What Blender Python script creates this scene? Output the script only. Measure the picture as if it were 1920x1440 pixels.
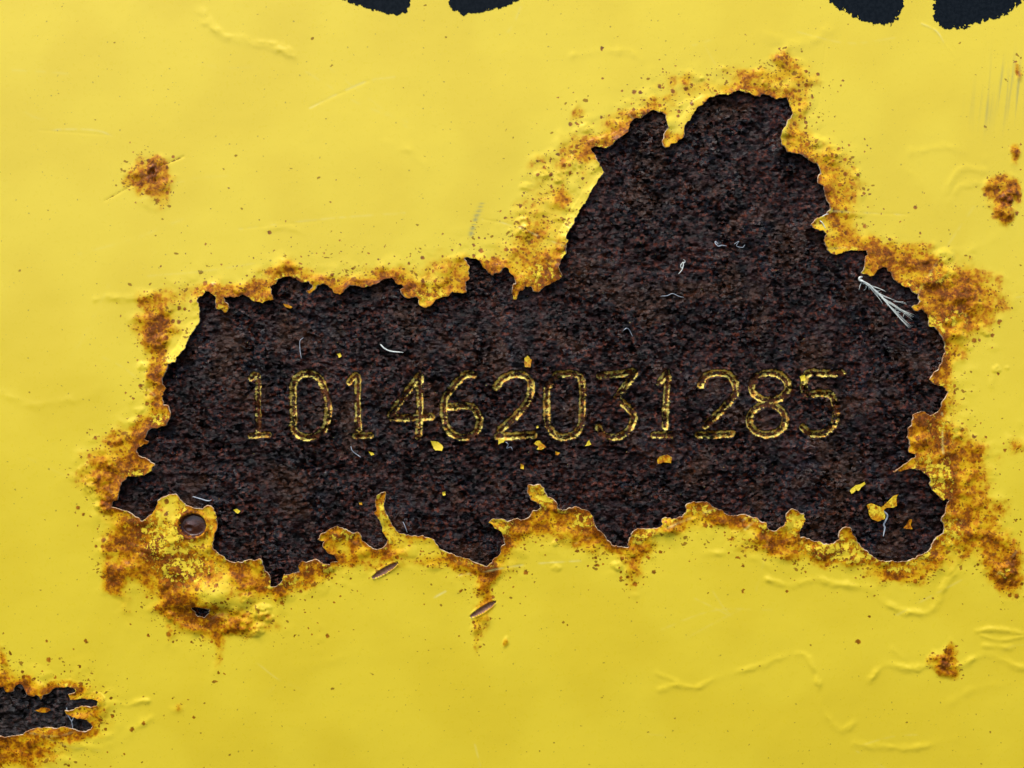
import bpy, math, random
import numpy as np

# ------------------------------------------------------------------ setup
for o in list(bpy.data.objects):
    bpy.data.objects.remove(o, do_unlink=True)
scene = bpy.context.scene
COL = scene.collection
S = 0.15 / 1920.0            # metres per photo pixel: the view is 15 cm wide
LENS = 32.0
cam_d = bpy.data.cameras.new("camera")
cam = bpy.data.objects.new("camera", cam_d)
COL.objects.link(cam)
cam_d.sensor_width = 36.0
cam_d.sensor_fit = 'HORIZONTAL'
cam_d.lens = LENS
cam_d.clip_start = 0.002
cam_d.clip_end = 50.0
cam.location = (0.0, -0.15 / 36.0 * LENS, 0.0)
cam.rotation_euler = (math.radians(90), 0, 0)
scene.camera = cam

SUN_EL, SUN_AZ = 63.0, -34.0      # azimuth measured from behind the camera, negative = left
world = bpy.data.worlds.new("World")
scene.world = world
world.use_nodes = True
wn = world.node_tree
wn.nodes.clear()
wo = wn.nodes.new('ShaderNodeOutputWorld')
bg = wn.nodes.new('ShaderNodeBackground')
sky = wn.nodes.new('ShaderNodeTexSky')
sky.sky_type = 'NISHITA'
sky.sun_disc = False
sky.sun_elevation = math.radians(SUN_EL)
sky.sun_rotation = math.radians(180 - SUN_AZ)
sky.air_density = 1.0
sky.dust_density = 2.0
sky.ozone_density = 1.0
bg.inputs['Strength'].default_value = 0.14
wn.links.new(sky.outputs[0], bg.inputs['Color'])
wn.links.new(bg.outputs[0], wo.inputs['Surface'])

sun_d = bpy.data.lights.new("sun", 'SUN')
sun_d.energy = 1.35
sun_d.angle = math.radians(24)
sun_d.color = (1.0, 0.95, 0.87)
sun = bpy.data.objects.new("sun", sun_d)
COL.objects.link(sun)
az, el = math.radians(SUN_AZ), math.radians(SUN_EL)
from mathutils import Vector
sdir = Vector((math.sin(az) * math.cos(el), -math.cos(az) * math.cos(el), math.sin(el)))
sun.rotation_euler = sdir.to_track_quat('Z', 'Y').to_euler()
sun.location = sdir * 0.6

scene.view_settings.view_transform = 'Standard'
scene.view_settings.look = 'None'
scene.view_settings.exposure = 1.02
scene.view_settings.gamma = 1.0
scene.view_settings.use_curve_mapping = False

rng = np.random.default_rng(7)
F = np.float32

# ------------------------------------------------------------------ numeric helpers
def _hash(ix, iy, seed):
    h = (ix.astype(np.uint32) * np.uint32(374761393) + iy.astype(np.uint32) * np.uint32(668265263)
         + np.uint32((seed * 974711 + 12345) & 0xffffffff))
    h = (h ^ (h >> np.uint32(13))) * np.uint32(1274126177)
    h = h ^ (h >> np.uint32(16))
    return h

_ANG = np.linspace(0, 2 * np.pi, 256, endpoint=False)
_GX, _GY = np.cos(_ANG).astype(F), np.sin(_ANG).astype(F)

def gnoise(x, y, seed=0):
    x0 = np.floor(x); y0 = np.floor(y)
    fx = (x - x0).astype(F); fy = (y - y0).astype(F)
    ix = x0.astype(np.int64); iy = y0.astype(np.int64)
    u = fx * fx * fx * (fx * (fx * 6 - 15) + 10)
    v = fy * fy * fy * (fy * (fy * 6 - 15) + 10)
    def g(dx, dy):
        h = _hash(ix + dx, iy + dy, seed) & np.uint32(255)
        return _GX[h] * (fx - dx) + _GY[h] * (fy - dy)
    a = g(0, 0); b = g(1, 0); c = g(0, 1); d = g(1, 1)
    return ((a + u * (b - a)) * (1 - v) + (c + u * (d - c)) * v) * F(1.5)

def fbm(x, y, period, octv=3, seed=0, gain=0.5, ax=1.0):
    out = np.zeros(x.shape, F); amp = 1.0; f = 1.0 / period
    for k in range(octv):
        out += F(amp) * gnoise(x * (f / ax) + 17.3 * k, y * f - 9.1 * k, seed + 31 * k)
        amp *= gain; f *= 2.03
    return out

def sstep(a, b, x):
    t = np.clip((x - a) / (b - a), 0, 1)
    return t * t * (3 - 2 * t)

def jitter(poly, closed=True, amt=0.13, minlen=2.6, seed=1):
    r = random.Random(seed)
    pts = [tuple(map(float, p)) for p in poly]
    if closed:
        pts.append(pts[0])
    out = [pts[0]]
    def sub(a, b):
        dx, dy = b[0] - a[0], b[1] - a[1]
        L = math.hypot(dx, dy)
        if L < minlen:
            out.append(b); return
        k = r.gauss(0, amt) * min(L, 16.0)
        t = 0.5 + r.uniform(-.12, .12)
        m = (a[0] + dx * t - dy / L * k, a[1] + dy * t + dx / L * k)
        sub(a, m); sub(m, b)
    for a, b in zip(pts[:-1], pts[1:]):
        sub(a, b)
    if closed:
        out.pop()
    return np.array(out)

def segs_of(poly, closed):
    p = np.asarray(poly, float)
    q = np.roll(p, -1, 0) if closed else p[1:]
    if not closed:
        p = p[:-1]
    return p, q

def dist_splat(xs, ys, polys, closed, R):
    D = np.full((len(ys), len(xs)), R, F)
    for poly in polys:
        A, B = segs_of(poly, closed)
        for (ax_, ay), (bx, by) in zip(A, B):
            i0 = np.searchsorted(xs, min(ax_, bx) - R); i1 = np.searchsorted(xs, max(ax_, bx) + R)
            j0 = np.searchsorted(ys, min(ay, by) - R); j1 = np.searchsorted(ys, max(ay, by) + R)
            if i0 >= i1 or j0 >= j1:
                continue
            X = xs[None, i0:i1]; Y = ys[j0:j1, None]
            dx, dy = bx - ax_, by - ay
            L2 = dx * dx + dy * dy + 1e-9
            t = np.clip(((X - ax_) * dx + (Y - ay) * dy) / L2, 0, 1)
            d = np.sqrt((X - ax_ - t * dx) ** 2 + (Y - ay - t * dy) ** 2)
            w = D[j0:j1, i0:i1]
            np.minimum(w, d, out=w, casting='unsafe')
    return D

def inside_mask(xs, ys, polys):
    M = np.zeros((len(ys), len(xs)), bool)
    for poly in polys:
        A, B = segs_of(poly, True)
        for j, y in enumerate(ys):
            yy = y + 1e-4
            c = (A[:, 1] <= yy) != (B[:, 1] <= yy)
            if not c.any():
                continue
            a, b = A[c], B[c]
            xc = np.sort(a[:, 0] + (yy - a[:, 1]) / (b[:, 1] - a[:, 1]) * (b[:, 0] - a[:, 0]))
            M[j] ^= (np.searchsorted(xc, xs) % 2).astype(bool)
    return M

def bilin(xs, ys, A, px, py):
    px = np.clip(px, xs[0], xs[-1]); py = np.clip(py, ys[0], ys[-1])
    i = np.clip(np.searchsorted(xs, px, side='right') - 1, 0, len(xs) - 2)
    j = np.clip(np.searchsorted(ys, py, side='right') - 1, 0, len(ys) - 2)
    u = (px - xs[i]) / (xs[i + 1] - xs[i]); v = (py - ys[j]) / (ys[j + 1] - ys[j])
    return (A[j, i] * (1 - u) + A[j, i + 1] * u) * (1 - v) + (A[j + 1, i] * (1 - u) + A[j + 1, i + 1] * u) * v

def far_dist(xs, ys, polys):
    cx = np.linspace(xs[0], xs[-1], 130); cy = np.linspace(ys[0], ys[-1], 100)
    P = np.concatenate([p[::4] for p in polys])
    X, Y = np.meshgrid(cx, cy)
    D = np.full(X.shape, 1e9)
    for k in range(0, len(P), 200):
        q = P[k:k + 200]
        d = np.sqrt((X[..., None] - q[:, 0]) ** 2 + (Y[..., None] - q[:, 1]) ** 2).min(-1)
        D = np.minimum(D, d)
    XX, YY = np.meshgrid(xs, ys)
    return bilin(cx, cy, D, XX, YY).astype(F)

def bow(px, py):
    """slight outward bow added so the sheet shades darker towards the lower right (photo pixels)"""
    u = np.clip((np.asarray(px, float) - 960.0) / 960.0, -1.6, 1.6); v = np.clip((np.asarray(py, float) - 720.0) / 720.0, -1.6, 1.6)
    return 9.0 - 20.0 * v * v - 10.0 * u * u  # curvature added for its brightness falloff, top left to bottom right

def P3(px, py, h):
    return np.stack([(np.asarray(px) - 960.0) * S, -(np.asarray(h) + bow(px, py)) * S, (720.0 - np.asarray(py)) * S], -1)

# ------------------------------------------------------------------ object helpers
def props(o, label=None, cat=None, group=None, kind=None):
    if label: o['label'] = label
    if cat: o['category'] = cat
    if group: o['group'] = group
    if kind: o['kind'] = kind
    return o

def empty(name, loc=(0, 0, 0), parent=None):
    o = bpy.data.objects.new(name, None)
    o.empty_display_size = 0.005
    o.location = loc
    COL.objects.link(o)
    if parent: o.parent = parent
    return o

def mesh_obj(name, verts, faces, mat, parent=None, smooth=True, attrs=None, normals=None, loc=None):
    """verts (n,3) in world space; faces list of int arrays (quads array + list of polys)"""
    me = bpy.data.meshes.new(name)
    verts = np.asarray(verts, np.float64)
    if loc is not None:
        verts = verts - np.asarray(loc)
    quads, polys = faces
    quads = np.asarray(quads, np.int32).reshape(-1, 4)
    loops = [quads.ravel()] + [np.asarray(p, np.int32) for p in polys]
    tot = np.concatenate([np.full(len(quads), 4, np.int32), np.array([len(p) for p in polys], np.int32)])
    loops = np.concatenate(loops)
    start = np.concatenate([[0], np.cumsum(tot)[:-1]]).astype(np.int32)
    me.vertices.add(len(verts)); me.vertices.foreach_set('co', verts.astype(F).ravel())
    me.loops.add(len(loops)); me.loops.foreach_set('vertex_index', loops)
    me.polygons.add(len(tot)); me.polygons.foreach_set('loop_start', start)
    me.update(calc_edges=True)
    me.polygons.foreach_set('use_smooth', np.full(len(tot), smooth))
    for k, a in (attrs or {}).items():
        at = me.attributes.new(k, 'FLOAT', 'POINT')
        at.data.foreach_set('value', np.asarray(a, F))
    if normals is not None:
        me.normals_split_custom_set_from_vertices(np.asarray(normals, F))
    me.materials.append(mat)
    o = bpy.data.objects.new(name, me)
    COL.objects.link(o)
    if loc is not None: o.location = loc
    if parent: o.parent = parent
    return o

class Grid:
    """tensor grid with a height field, a signed field (positive = kept) and attributes"""
    def __init__(s, xs, ys):
        s.xs = np.asarray(xs, float); s.ys = np.asarray(ys, float)
        s.X, s.Y = np.meshgrid(s.xs, s.ys)
        s.Xf = s.X.astype(F); s.Yf = s.Y.astype(F)
        s.attr = {}
    def finish(s, H, sdf, label):
        """triangulate: cells fully kept become quads, cells cut by sdf=0 are clipped"""
        ny, nx = H.shape
        gy, gx = np.gradient(H + bow(s.X, s.Y), s.ys, s.xs)
        N = np.stack([-gx, -np.ones_like(gx), gy], -1)        # (x, y, z): front is -y, image y is down
        N /= np.linalg.norm(N, axis=-1, keepdims=True)
        pos = sdf > 0
        ids = np.arange(nx * ny).reshape(ny, nx)
        c = pos.astype(np.int8)
        cnt = c[:-1, :-1] + c[1:, :-1] + c[1:, 1:] + c[:-1, 1:]
        full = cnt == 4
        V = [P3(s.X, s.Y, H).reshape(-1, 3)]
        NN = [N.reshape(-1, 3)]
        AT = {k: [a.reshape(-1)] for k, a in s.attr.items()}
        nv = nx * ny
        # crossings
        eid = {}
        ev, en, epx = [], [], []
        eat = {k: [] for k in s.attr}
        def cross(j, i, j2, i2):
            nonlocal nv
            key = (min(j, j2), min(i, i2), j != j2)
            if key in eid: return eid[key]
            a, b = sdf[j, i], sdf[j2, i2]
            t = float(np.clip(a / (a - b), 0.02, 0.98))
            x = s.xs[i] * (1 - t) + s.xs[i2] * t; y = s.ys[j] * (1 - t) + s.ys[j2] * t
            h = H[j, i] * (1 - t) + H[j2, i2] * t
            n = N[j, i] * (1 - t) + N[j2, i2] * t
            ev.append((x, y, h)); en.append(n / np.linalg.norm(n))
            for k, arr in s.attr.items(): eat[k].append(arr[j, i] * (1 - t) + arr[j2, i2] * t)
            eid[key] = nv; nv += 1
            return eid[key]
        cut = np.argwhere((cnt > 0) & (cnt < 4))
        polys, plabel, rim = [], [], []
        for j, i in cut:
            cs = [(j, i), (j + 1, i), (j + 1, i + 1), (j, i + 1)]
            poly = []; cr = []
            for k in range(4):
                a, b = cs[k], cs[(k + 1) % 4]
                if pos[a]: poly.append(int(ids[a]))
                if pos[a] != pos[b]:
                    v = cross(a[0], a[1], b[0], b[1])
                    poly.append(v); cr.append((v, bool(pos[a])))
            polys.append(poly); plabel.append(int(label[j, i]))
            for k, (v, leaving) in enumerate(cr):
                if leaving:
                    rim.append((v, cr[(k + 1) % len(cr)][0]))
        if ev:
            ev = np.array(ev)
            V.append(P3(ev[:, 0], ev[:, 1], ev[:, 2])); NN.append(np.array(en))
            for k in AT: AT[k].append(np.array(eat[k]))
        s.V = np.concatenate(V); s.N = np.concatenate(NN)
        s.AT = {k: np.concatenate(a) for k, a in AT.items()}
        s.nbase = nx * ny
        s.edge_xyh = np.array(ev) if len(ev) else np.zeros((0, 3))
        s.rim = np.array(rim, int) if rim else np.zeros((0, 2), int)
        s.Q = np.stack([ids[:-1, :-1], ids[1:, :-1], ids[1:, 1:], ids[:-1, 1:]], -1)
        s.full, s.label, s.polys, s.plabel = full, label, polys, plabel
    def build(s, name, lab, mat, parent):
        q = s.Q[s.full & (s.label == lab)].reshape(-1, 4)
        ps = [p for p, l in zip(s.polys, s.plabel) if l == lab]
        allv = np.concatenate([q.ravel()] + [np.array(p) for p in ps]) if (len(q) or ps) else np.zeros(0, int)
        if len(allv) == 0: return None
        used = np.unique(allv)
        mp = np.zeros(len(s.V), np.int32); mp[used] = np.arange(len(used))
        return mesh_obj(name, s.V[used], (mp[q], [mp[np.array(p)] for p in ps]), mat, parent,
                        attrs={k: a[used] for k, a in s.AT.items()}, normals=s.N[used])

def tube(pts, rad, sides=6):
    """pts (n,3) world, rad scalar or (n,) -> verts, quads, caps"""
    pts = np.asarray(pts, float); n = len(pts)
    rad = np.broadcast_to(np.asarray(rad, float), (n,))
    T = np.gradient(pts, axis=0); T /= np.linalg.norm(T, axis=1, keepdims=True) + 1e-12
    up = np.array([0.13, -1.0, 0.07])
    U = np.cross(T, up); U /= np.linalg.norm(U, axis=1, keepdims=True) + 1e-12
    W = np.cross(T, U)
    a = np.linspace(0, 2 * np.pi, sides, endpoint=False)
    V = pts[:, None] + rad[:, None, None] * (np.cos(a)[None, :, None] * U[:, None] + np.sin(a)[None, :, None] * W[:, None])
    k = np.arange(sides); k2 = (k + 1) % sides
    Q = [np.stack([i * sides + k, i * sides + k2, (i + 1) * sides + k2, (i + 1) * sides + k], -1) for i in range(n - 1)]
    return V.reshape(-1, 3), np.concatenate(Q), [list(k[::-1]), list((n - 1) * sides + k)]

def smooth_path(ctrl, n=24):
    c = np.asarray(ctrl, float)
    if len(c) == 2:
        t = np.linspace(0, 1, n)[:, None]; return c[0] * (1 - t) + c[1] * t
    P = np.concatenate([[2 * c[0] - c[1]], c, [2 * c[-1] - c[-2]]])
    out = []
    m = max(3, n // (len(c) - 1))
    for i in range(len(c) - 1):
        p0, p1, p2, p3 = P[i:i + 4]
        for t in np.linspace(0, 1, m, endpoint=False):
            out.append(.5 * (2 * p1 + (p2 - p0) * t + (2 * p0 - 5 * p1 + 4 * p2 - p3) * t * t + (3 * p1 - p0 - 3 * p2 + p3) * t ** 3))
    out.append(c[-1])
    return np.array(out)

# ------------------------------------------------------------------ materials
class NT:
    def __init__(s, name):
        s.m = bpy.data.materials.new(name); s.m.use_nodes = True
        s.t = s.m.node_tree; s.t.nodes.clear()
        s.out = s.new('ShaderNodeOutputMaterial'); s.b = s.new('ShaderNodeBsdfPrincipled')
        s.link(s.b.outputs[0], s.out.inputs[0])
        tc = s.new('ShaderNodeNewGeometry')
        mp = s.new('ShaderNodeVectorMath'); mp.operation = 'SCALE'
        s.link(tc.outputs['Position'], mp.inputs[0]); mp.inputs['Scale'].default_value = 1.0 / S
        sx = s.new('ShaderNodeSeparateXYZ'); cx = s.new('ShaderNodeCombineXYZ')
        s.link(mp.outputs[0], sx.inputs[0]); s.link(sx.outputs[0], cx.inputs[0]); s.link(sx.outputs[2], cx.inputs[1]); s.link(sx.outputs[1], cx.inputs[2])
        s.pos = cx.outputs[0]                       # coordinates in photo pixels, across and up the sheet
    def new(s, t): return s.t.nodes.new(t)
    def link(s, a, b): s.t.links.new(a, b)
    def put(s, v, sock):
        if hasattr(v, 'is_output'): s.link(v, sock)
        else: sock.default_value = v
    def math(s, op, a, b=0.0, c=0.0, clamp=False):
        n = s.new('ShaderNodeMath'); n.operation = op; n.use_clamp = clamp
        s.put(a, n.inputs[0]); s.put(b, n.inputs[1]); s.put(c, n.inputs[2]); return n.outputs[0]
    def sstep(s, lo, hi, x):
        n = s.new('ShaderNodeMapRange'); n.interpolation_type = 'SMOOTHSTEP'
        s.put(x, n.inputs['Value']); n.inputs['From Min'].default_value = lo; n.inputs['From Max'].default_value = hi
        return n.outputs['Result']
    def vscale(s, v3, off=(0, 0, 0)):
        n = s.new('ShaderNodeVectorMath'); n.operation = 'MULTIPLY_ADD'
        s.link(s.pos, n.inputs[0]); n.inputs[1].default_value = v3; n.inputs[2].default_value = off; return n.outputs[0]
    def noise(s, period, detail=4, rough=.55, vec=None, dist=0.0, off=None):
        n = s.new('ShaderNodeTexNoise'); n.noise_dimensions = '2D'
        v = vec if vec is not None else s.pos
        if off is not None: v = s.vscale((1, 1, 1), off)
        s.link(v, n.inputs['Vector'])
        n.inputs['Scale'].default_value = 1.0 / period; n.inputs['Detail'].default_value = detail
        n.inputs['Roughness'].default_value = rough; n.inputs['Distortion'].default_value = dist
        return n.outputs['Fac']
    def attr(s, name):
        n = s.new('ShaderNodeAttribute'); n.attribute_name = name; return n.outputs['Fac']
    def mix(s, f, a, b):
        n = s.new('ShaderNodeMix'); n.data_type = 'RGBA'
        s.put(f, n.inputs['Factor'])
        for v, k in ((a, 6), (b, 7)):
            if hasattr(v, 'is_output'): s.link(v, n.inputs[k])
            else: n.inputs[k].default_value = (*v, 1)
        return n.outputs[2]
    def bump(s, h, dist, strength=1.0, prev=None):
        n = s.new('ShaderNodeBump'); s.put(strength, n.inputs['Strength']); n.inputs['Distance'].default_value = dist
        s.link(h, n.inputs['Height'])
        if prev is not None: s.link(prev, n.inputs['Normal'])
        return n.outputs[0]
    def fin(s, col, rough, normal=None, spec=.5, **kw):
        s.put(col if hasattr(col, 'is_output') else (*col, 1), s.b.inputs['Base Color'])
        s.put(rough, s.b.inputs['Roughness']); s.b.inputs['Specular IOR Level'].default_value = spec
        if normal is not None: s.link(normal, s.b.inputs['Normal'])
        for k, v in kw.items(): s.put(v, s.b.inputs[k])
        return s.m

YEL = (0.820, 0.608, 0.034)
YEL2 = (0.785, 0.572, 0.029)
AMBER = (0.40, 0.105, 0.0015)
BROWN = (0.085, 0.018, 0.003)

def paint_material():
    n = NT('yellow_paint_with_rust')
    rust, fleck, speck, smear = n.attr('rust'), n.attr('fleck'), n.attr('speck'), n.attr('smear')
    n9 = n.noise(10, 5, .62); n30 = n.noise(34, 4, .55, off=(50, 9, 70)); n150 = n.noise(190, 1, .5)
    n5 = n.noise(5.5, 3, .6, off=(11, 3, 99))
    base = n.mix(n.sstep(.35, .65, n150), YEL, YEL2)
    # dirt and rust specks: sparse and olive on clean paint, dense and brown around the stains
    halo = n.attr('halo')
    wob = n.new('ShaderNodeTexNoise'); wob.noise_dimensions = '2D'; wob.inputs['Scale'].default_value = 1 / 4.0; wob.inputs['Detail'].default_value = 2; n.link(n.pos, wob.inputs['Vector'])
    wadd = n.new('ShaderNodeVectorMath'); wadd.operation = 'MULTIPLY_ADD'; n.link(wob.outputs['Color'], wadd.inputs[0]); wadd.inputs[1].default_value = (4.5, 3.5, 0); n.link(n.pos, wadd.inputs[2])
    clus = n.noise(60, 3, .65, off=(8, 61, 2))
    def dots(cell, dens, r0, r1, off):
        ad = n.new('ShaderNodeVectorMath'); ad.operation = 'ADD'; n.link(wadd.outputs[0], ad.inputs[0]); ad.inputs[1].default_value = off
        vo = n.new('ShaderNodeTexVoronoi'); vo.voronoi_dimensions = '2D'; n.link(ad.outputs[0], vo.inputs['Vector']); vo.inputs['Scale'].default_value = 1.0 / cell
        sc = n.new('ShaderNodeSeparateColor'); n.link(vo.outputs['Color'], sc.inputs[0])
        rad = n.math('MULTIPLY_ADD', n.math('POWER', sc.outputs[0], 2.5), r1 / cell, r0 / cell)
        m = n.math('SUBTRACT', 1.0, n.math('DIVIDE', vo.outputs['Distance'], rad))
        return n.math('MULTIPLY', n.sstep(0.0, .45, m), n.math('LESS_THAN', sc.outputs[1], dens))
    d1 = dots(13.0, n.math('MULTIPLY', n.sstep(.36, .66, clus), .26), .6, 1.5, (7, 3, 0))
    d2 = dots(7.0, n.math('MULTIPLY', n.sstep(.40, .70, clus), .16), .5, .9, (71, 33, 0))
    base = n.mix(n.math('MULTIPLY', d1, .62), base, (0.22, 0.135, 0.015))
    base = n.mix(n.math('MULTIPLY', d2, .5), base, (0.34, 0.23, 0.015))
    hd = n.math('MULTIPLY', n.math('POWER', halo, 1.25), n.sstep(.30, .62, n.noise(26, 3, .6, off=(4, 19, 2))))
    r1 = dots(12.0, n.math('MULTIPLY', hd, 1.6), 1.3, 5.2, (19, 87, 0))
    r2 = dots(6.0, n.math('MULTIPLY', hd, 1.0), .8, 2.0, (55, 12, 0))
    v = n.math('ADD', rust, n.math('ADD', n.math('MULTIPLY', n.math('SUBTRACT', n30, .5), n.math('MULTIPLY', n.sstep(0.02, .3, rust), 1.35)),
                                   n.math('MULTIPLY', n.math('SUBTRACT', n9, .5), n.math('MULTIPLY', n.sstep(.02, .35, rust), 1.25))))
    # thin golden wash, then amber, then brown clouds of rust
    v0 = n.math('ADD', n.math('MULTIPLY_ADD', halo, .25, n.math('MULTIPLY', rust, .72)), n.math('MULTIPLY', n.math('SUBTRACT', n30, .5), n.math('MULTIPLY', n.sstep(.03, .3, halo), .45)))
    amb = n.sstep(.12, .58, v0)
    am2 = n.sstep(.30, .74, v)
    brn = n.sstep(.64, .98, v)
    c = n.mix(n.math('MULTIPLY', amb, .92), base, (0.70, 0.385, 0.006))
    c = n.mix(n.math('MULTIPLY', am2, .93), c, n.mix(n5, (0.60, 0.225, 0.003), AMBER))
    c = n.mix(n.math('MULTIPLY', brn, .9), c, n.mix(n.sstep(.4, .65, n5), BROWN, (0.20, 0.045, 0.004)))
    sp = n.sstep(.42, .62, n.math('ADD', speck, n.math('MULTIPLY', n.math('SUBTRACT', n5, .5), 1.25)))
    c = n.mix(n.math('MULTIPLY', sp, .8), c, n.mix(n9, (0.08, 0.024, 0.006), (0.34, 0.12, 0.010)))
    rd = n.math('MAXIMUM', r1, r2)
    c = n.mix(n.math('MULTIPLY', rd, .92), c, n.mix(n.sstep(.35, .65, n9), (0.13, 0.026, 0.002), (0.42, 0.115, 0.002)))
    fl = n.math('MULTIPLY', n.sstep(.50, .55, n.math('ADD', n.noise(12, 5, .72, off=(5, 77, 3)), n.math('MULTIPLY', n.math('SUBTRACT', fleck, .55), .22))), n.sstep(.15, .4, fleck))
    c = n.mix(fl, c, n.mix(n9, (0.82, 0.62, 0.04), (0.76, 0.50, 0.02)))
    c = n.mix(n.attr('pale'), c, (0.86, 0.74, 0.24))
    c = n.mix(smear, c, (0.30, 0.28, 0.10))
    r = n.math('ADD', n.math('MULTIPLY_ADD', rust, .08, .31), n.math('MULTIPLY', n.math('SUBTRACT', n9, .5), .3))
    peel = n.noise(26, 2, .4, off=(1, 2, 3))
    nb = n.bump(peel, 0.22 * S)
    nb = n.bump(n.math('MULTIPLY', n.math('ADD', n9, n.math('MULTIPLY', fl, 1.6)), n.sstep(.1, .6, rust)), 0.5 * S, 1.0, nb)
    m_ = n.fin(c, r, nb, .33)
    n.link(n.math('MULTIPLY_ADD', n.math('MAXIMUM', amb, sp), -.20, .33), n.b.inputs['Specular IOR Level'])
    return m_

def steel_material(name, grey=0.0):
    n = NT(name)
    yel = n.attr('remnant'); crust = n.attr('crust')
    st = n.vscale((0.62, 1, 1.0))
    n12 = n.noise(13, 5, .68, vec=st, dist=.4); n60 = n.noise(105, 5, .66)
    n8 = n.noise(8, 3, .6, off=(31, 7, 4))
    c = n.mix(n.sstep(.38, .62, n12), (0.0012, 0.0008, 0.0009), (0.0250, 0.0062, 0.0044))
    c = n.mix(n.math('MULTIPLY', n.sstep(.44, .62, n60), .9), c, (0.0034, 0.0046, 0.0075))
    c = n.mix(n.math('MULTIPLY', n.math('MULTIPLY', n.sstep(.48, .66, n8), n.sstep(.36, .58, n.noise(52, 4, .6, off=(3, 8, 41)))), .9), c, (0.095, 0.018, 0.006))
    c = n.mix(n.math('MULTIPLY', n.sstep(.50, .66, n.noise(110, 4, .62, off=(9, 1, 5))), .65), c, (0.050, 0.018, 0.006))
    if grey: c = n.mix(grey, c, (0.030, 0.027, 0.024))
    c = n.mix(n.math('MULTIPLY', crust, n.sstep(.25, .5, n12)), c, n.mix(n.sstep(.35, .65, n8), (0.045, 0.013, 0.005), (0.18, 0.050, 0.010)))
    ym = n.sstep(.50, .58, n.math('ADD', yel, n.math('MULTIPLY', n.math('SUBTRACT', n.noise(5.0, 4, .8, off=(2, 9, 8)), .5), 2.3)))
    c = n.mix(ym, c, n.mix(n.sstep(.42, .64, n8), (0.95, 0.76, 0.16), (0.74, 0.36, 0.05)))
    rough = n.math('ADD', .13, n.math('MULTIPLY', n.math('MAXIMUM', n.sstep(.36, .62, n.noise(24, 3, .6, off=(71, 3, 2))), n.sstep(.60, .44, n60)), .36))
    smo = n.sstep(.34, .60, n.noise(120, 3, .6, off=(40, 77, 1)))
    nb = n.bump(n.math('MULTIPLY', n.noise(6.5, 4, .72, vec=st), n.math('MULTIPLY_ADD', smo, .7, .4)), 7.0 * S)
    nb = n.bump(ym, 0.9 * S, 1.0, nb)
    # crystalline scale: every grain is tilted its own way
    wob = n.new('ShaderNodeTexNoise'); wob.noise_dimensions = '2D'; wob.inputs['Scale'].default_value = 1 / 6.0; wob.inputs['Detail'].default_value = 2; n.link(n.pos, wob.inputs['Vector'])
    wv_ = n.new('ShaderNodeVectorMath'); wv_.operation = 'MULTIPLY_ADD'; n.link(wob.outputs['Color'], wv_.inputs[0]); wv_.inputs[1].default_value = (6, 6, 0); n.link(n.vscale((.62, 1, 1)), wv_.inputs[2])
    famp = n.math('MULTIPLY_ADD', smo, .75, .45)
    def facet(cell, amp):
        vo = n.new('ShaderNodeTexVoronoi'); vo.voronoi_dimensions = '2D'; n.link(wv_.outputs[0], vo.inputs['Vector']); vo.inputs['Scale'].default_value = 1.0 / cell
        f = n.new('ShaderNodeVectorMath'); f.operation = 'SUBTRACT'; n.link(vo.outputs['Color'], f.inputs[0]); f.inputs[1].default_value = (.5, .5, .5)
        g = n.new('ShaderNodeVectorMath'); g.operation = 'SCALE'; n.link(f.outputs[0], g.inputs[0]); n.link(n.math('MULTIPLY', famp, amp), g.inputs['Scale'])
        return g.outputs[0]
    acc = nb
    for fv in (facet(3.8, 1.9), facet(9.0, .6)):
        ad = n.new('ShaderNodeVectorMath'); ad.operation = 'ADD'; n.link(acc, ad.inputs[0]); n.link(fv, ad.inputs[1]); acc = ad.outputs[0]
    nz_ = n.new('ShaderNodeVectorMath'); nz_.operation = 'NORMALIZE'; n.link(acc, nz_.inputs[0]); nb = nz_.outputs[0]
    return n.fin(c, rough, nb, .23)

def simple(name, c1, c2, period, rough=.5, bump=.6, spec=.4, **kw):
    n = NT(name)
    k = n.noise(period, 5, .6)
    return n.fin(n.mix(n.sstep(.38, .62, k), c1, c2), rough, n.bump(k, bump * S), spec, **kw)

M_PAINT = paint_material()
M_STEEL = steel_material('rusted_steel')
M_STEELG = steel_material('grey_rusted_steel', .55)
M_RIM = simple('broken_paint_edge', (0.56, 0.42, 0.26), (0.34, 0.15, 0.05), 11, .55, .8)
M_BLACK = simple('black_stencil_paint', (0.0045, 0.0075, 0.0105), (0.008, 0.0115, 0.015), 7, .7, .5, .04)
M_THREAD = simple('white_cotton', (0.76, 0.78, 0.69), (0.64, 0.66, 0.58), 6, .8, .3)
M_LINT = simple('grey_lint', (0.42, 0.45, 0.47), (0.30, 0.33, 0.36), 6, .7, .2)
M_GOUGE = simple('brown_primer', (0.20, 0.085, 0.045), (0.30, 0.13, 0.06), 7, .5, 1.2)
M_RIVET = simple('brown_lacquered_rivet', (0.050, 0.016, 0.010), (0.085, 0.026, 0.012), 12, .3, 1.6, .5)
M_BACK = simple('steel_back', (0.03, 0.02, 0.016), (0.05, 0.03, 0.02), 60, .6, 1)

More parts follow.
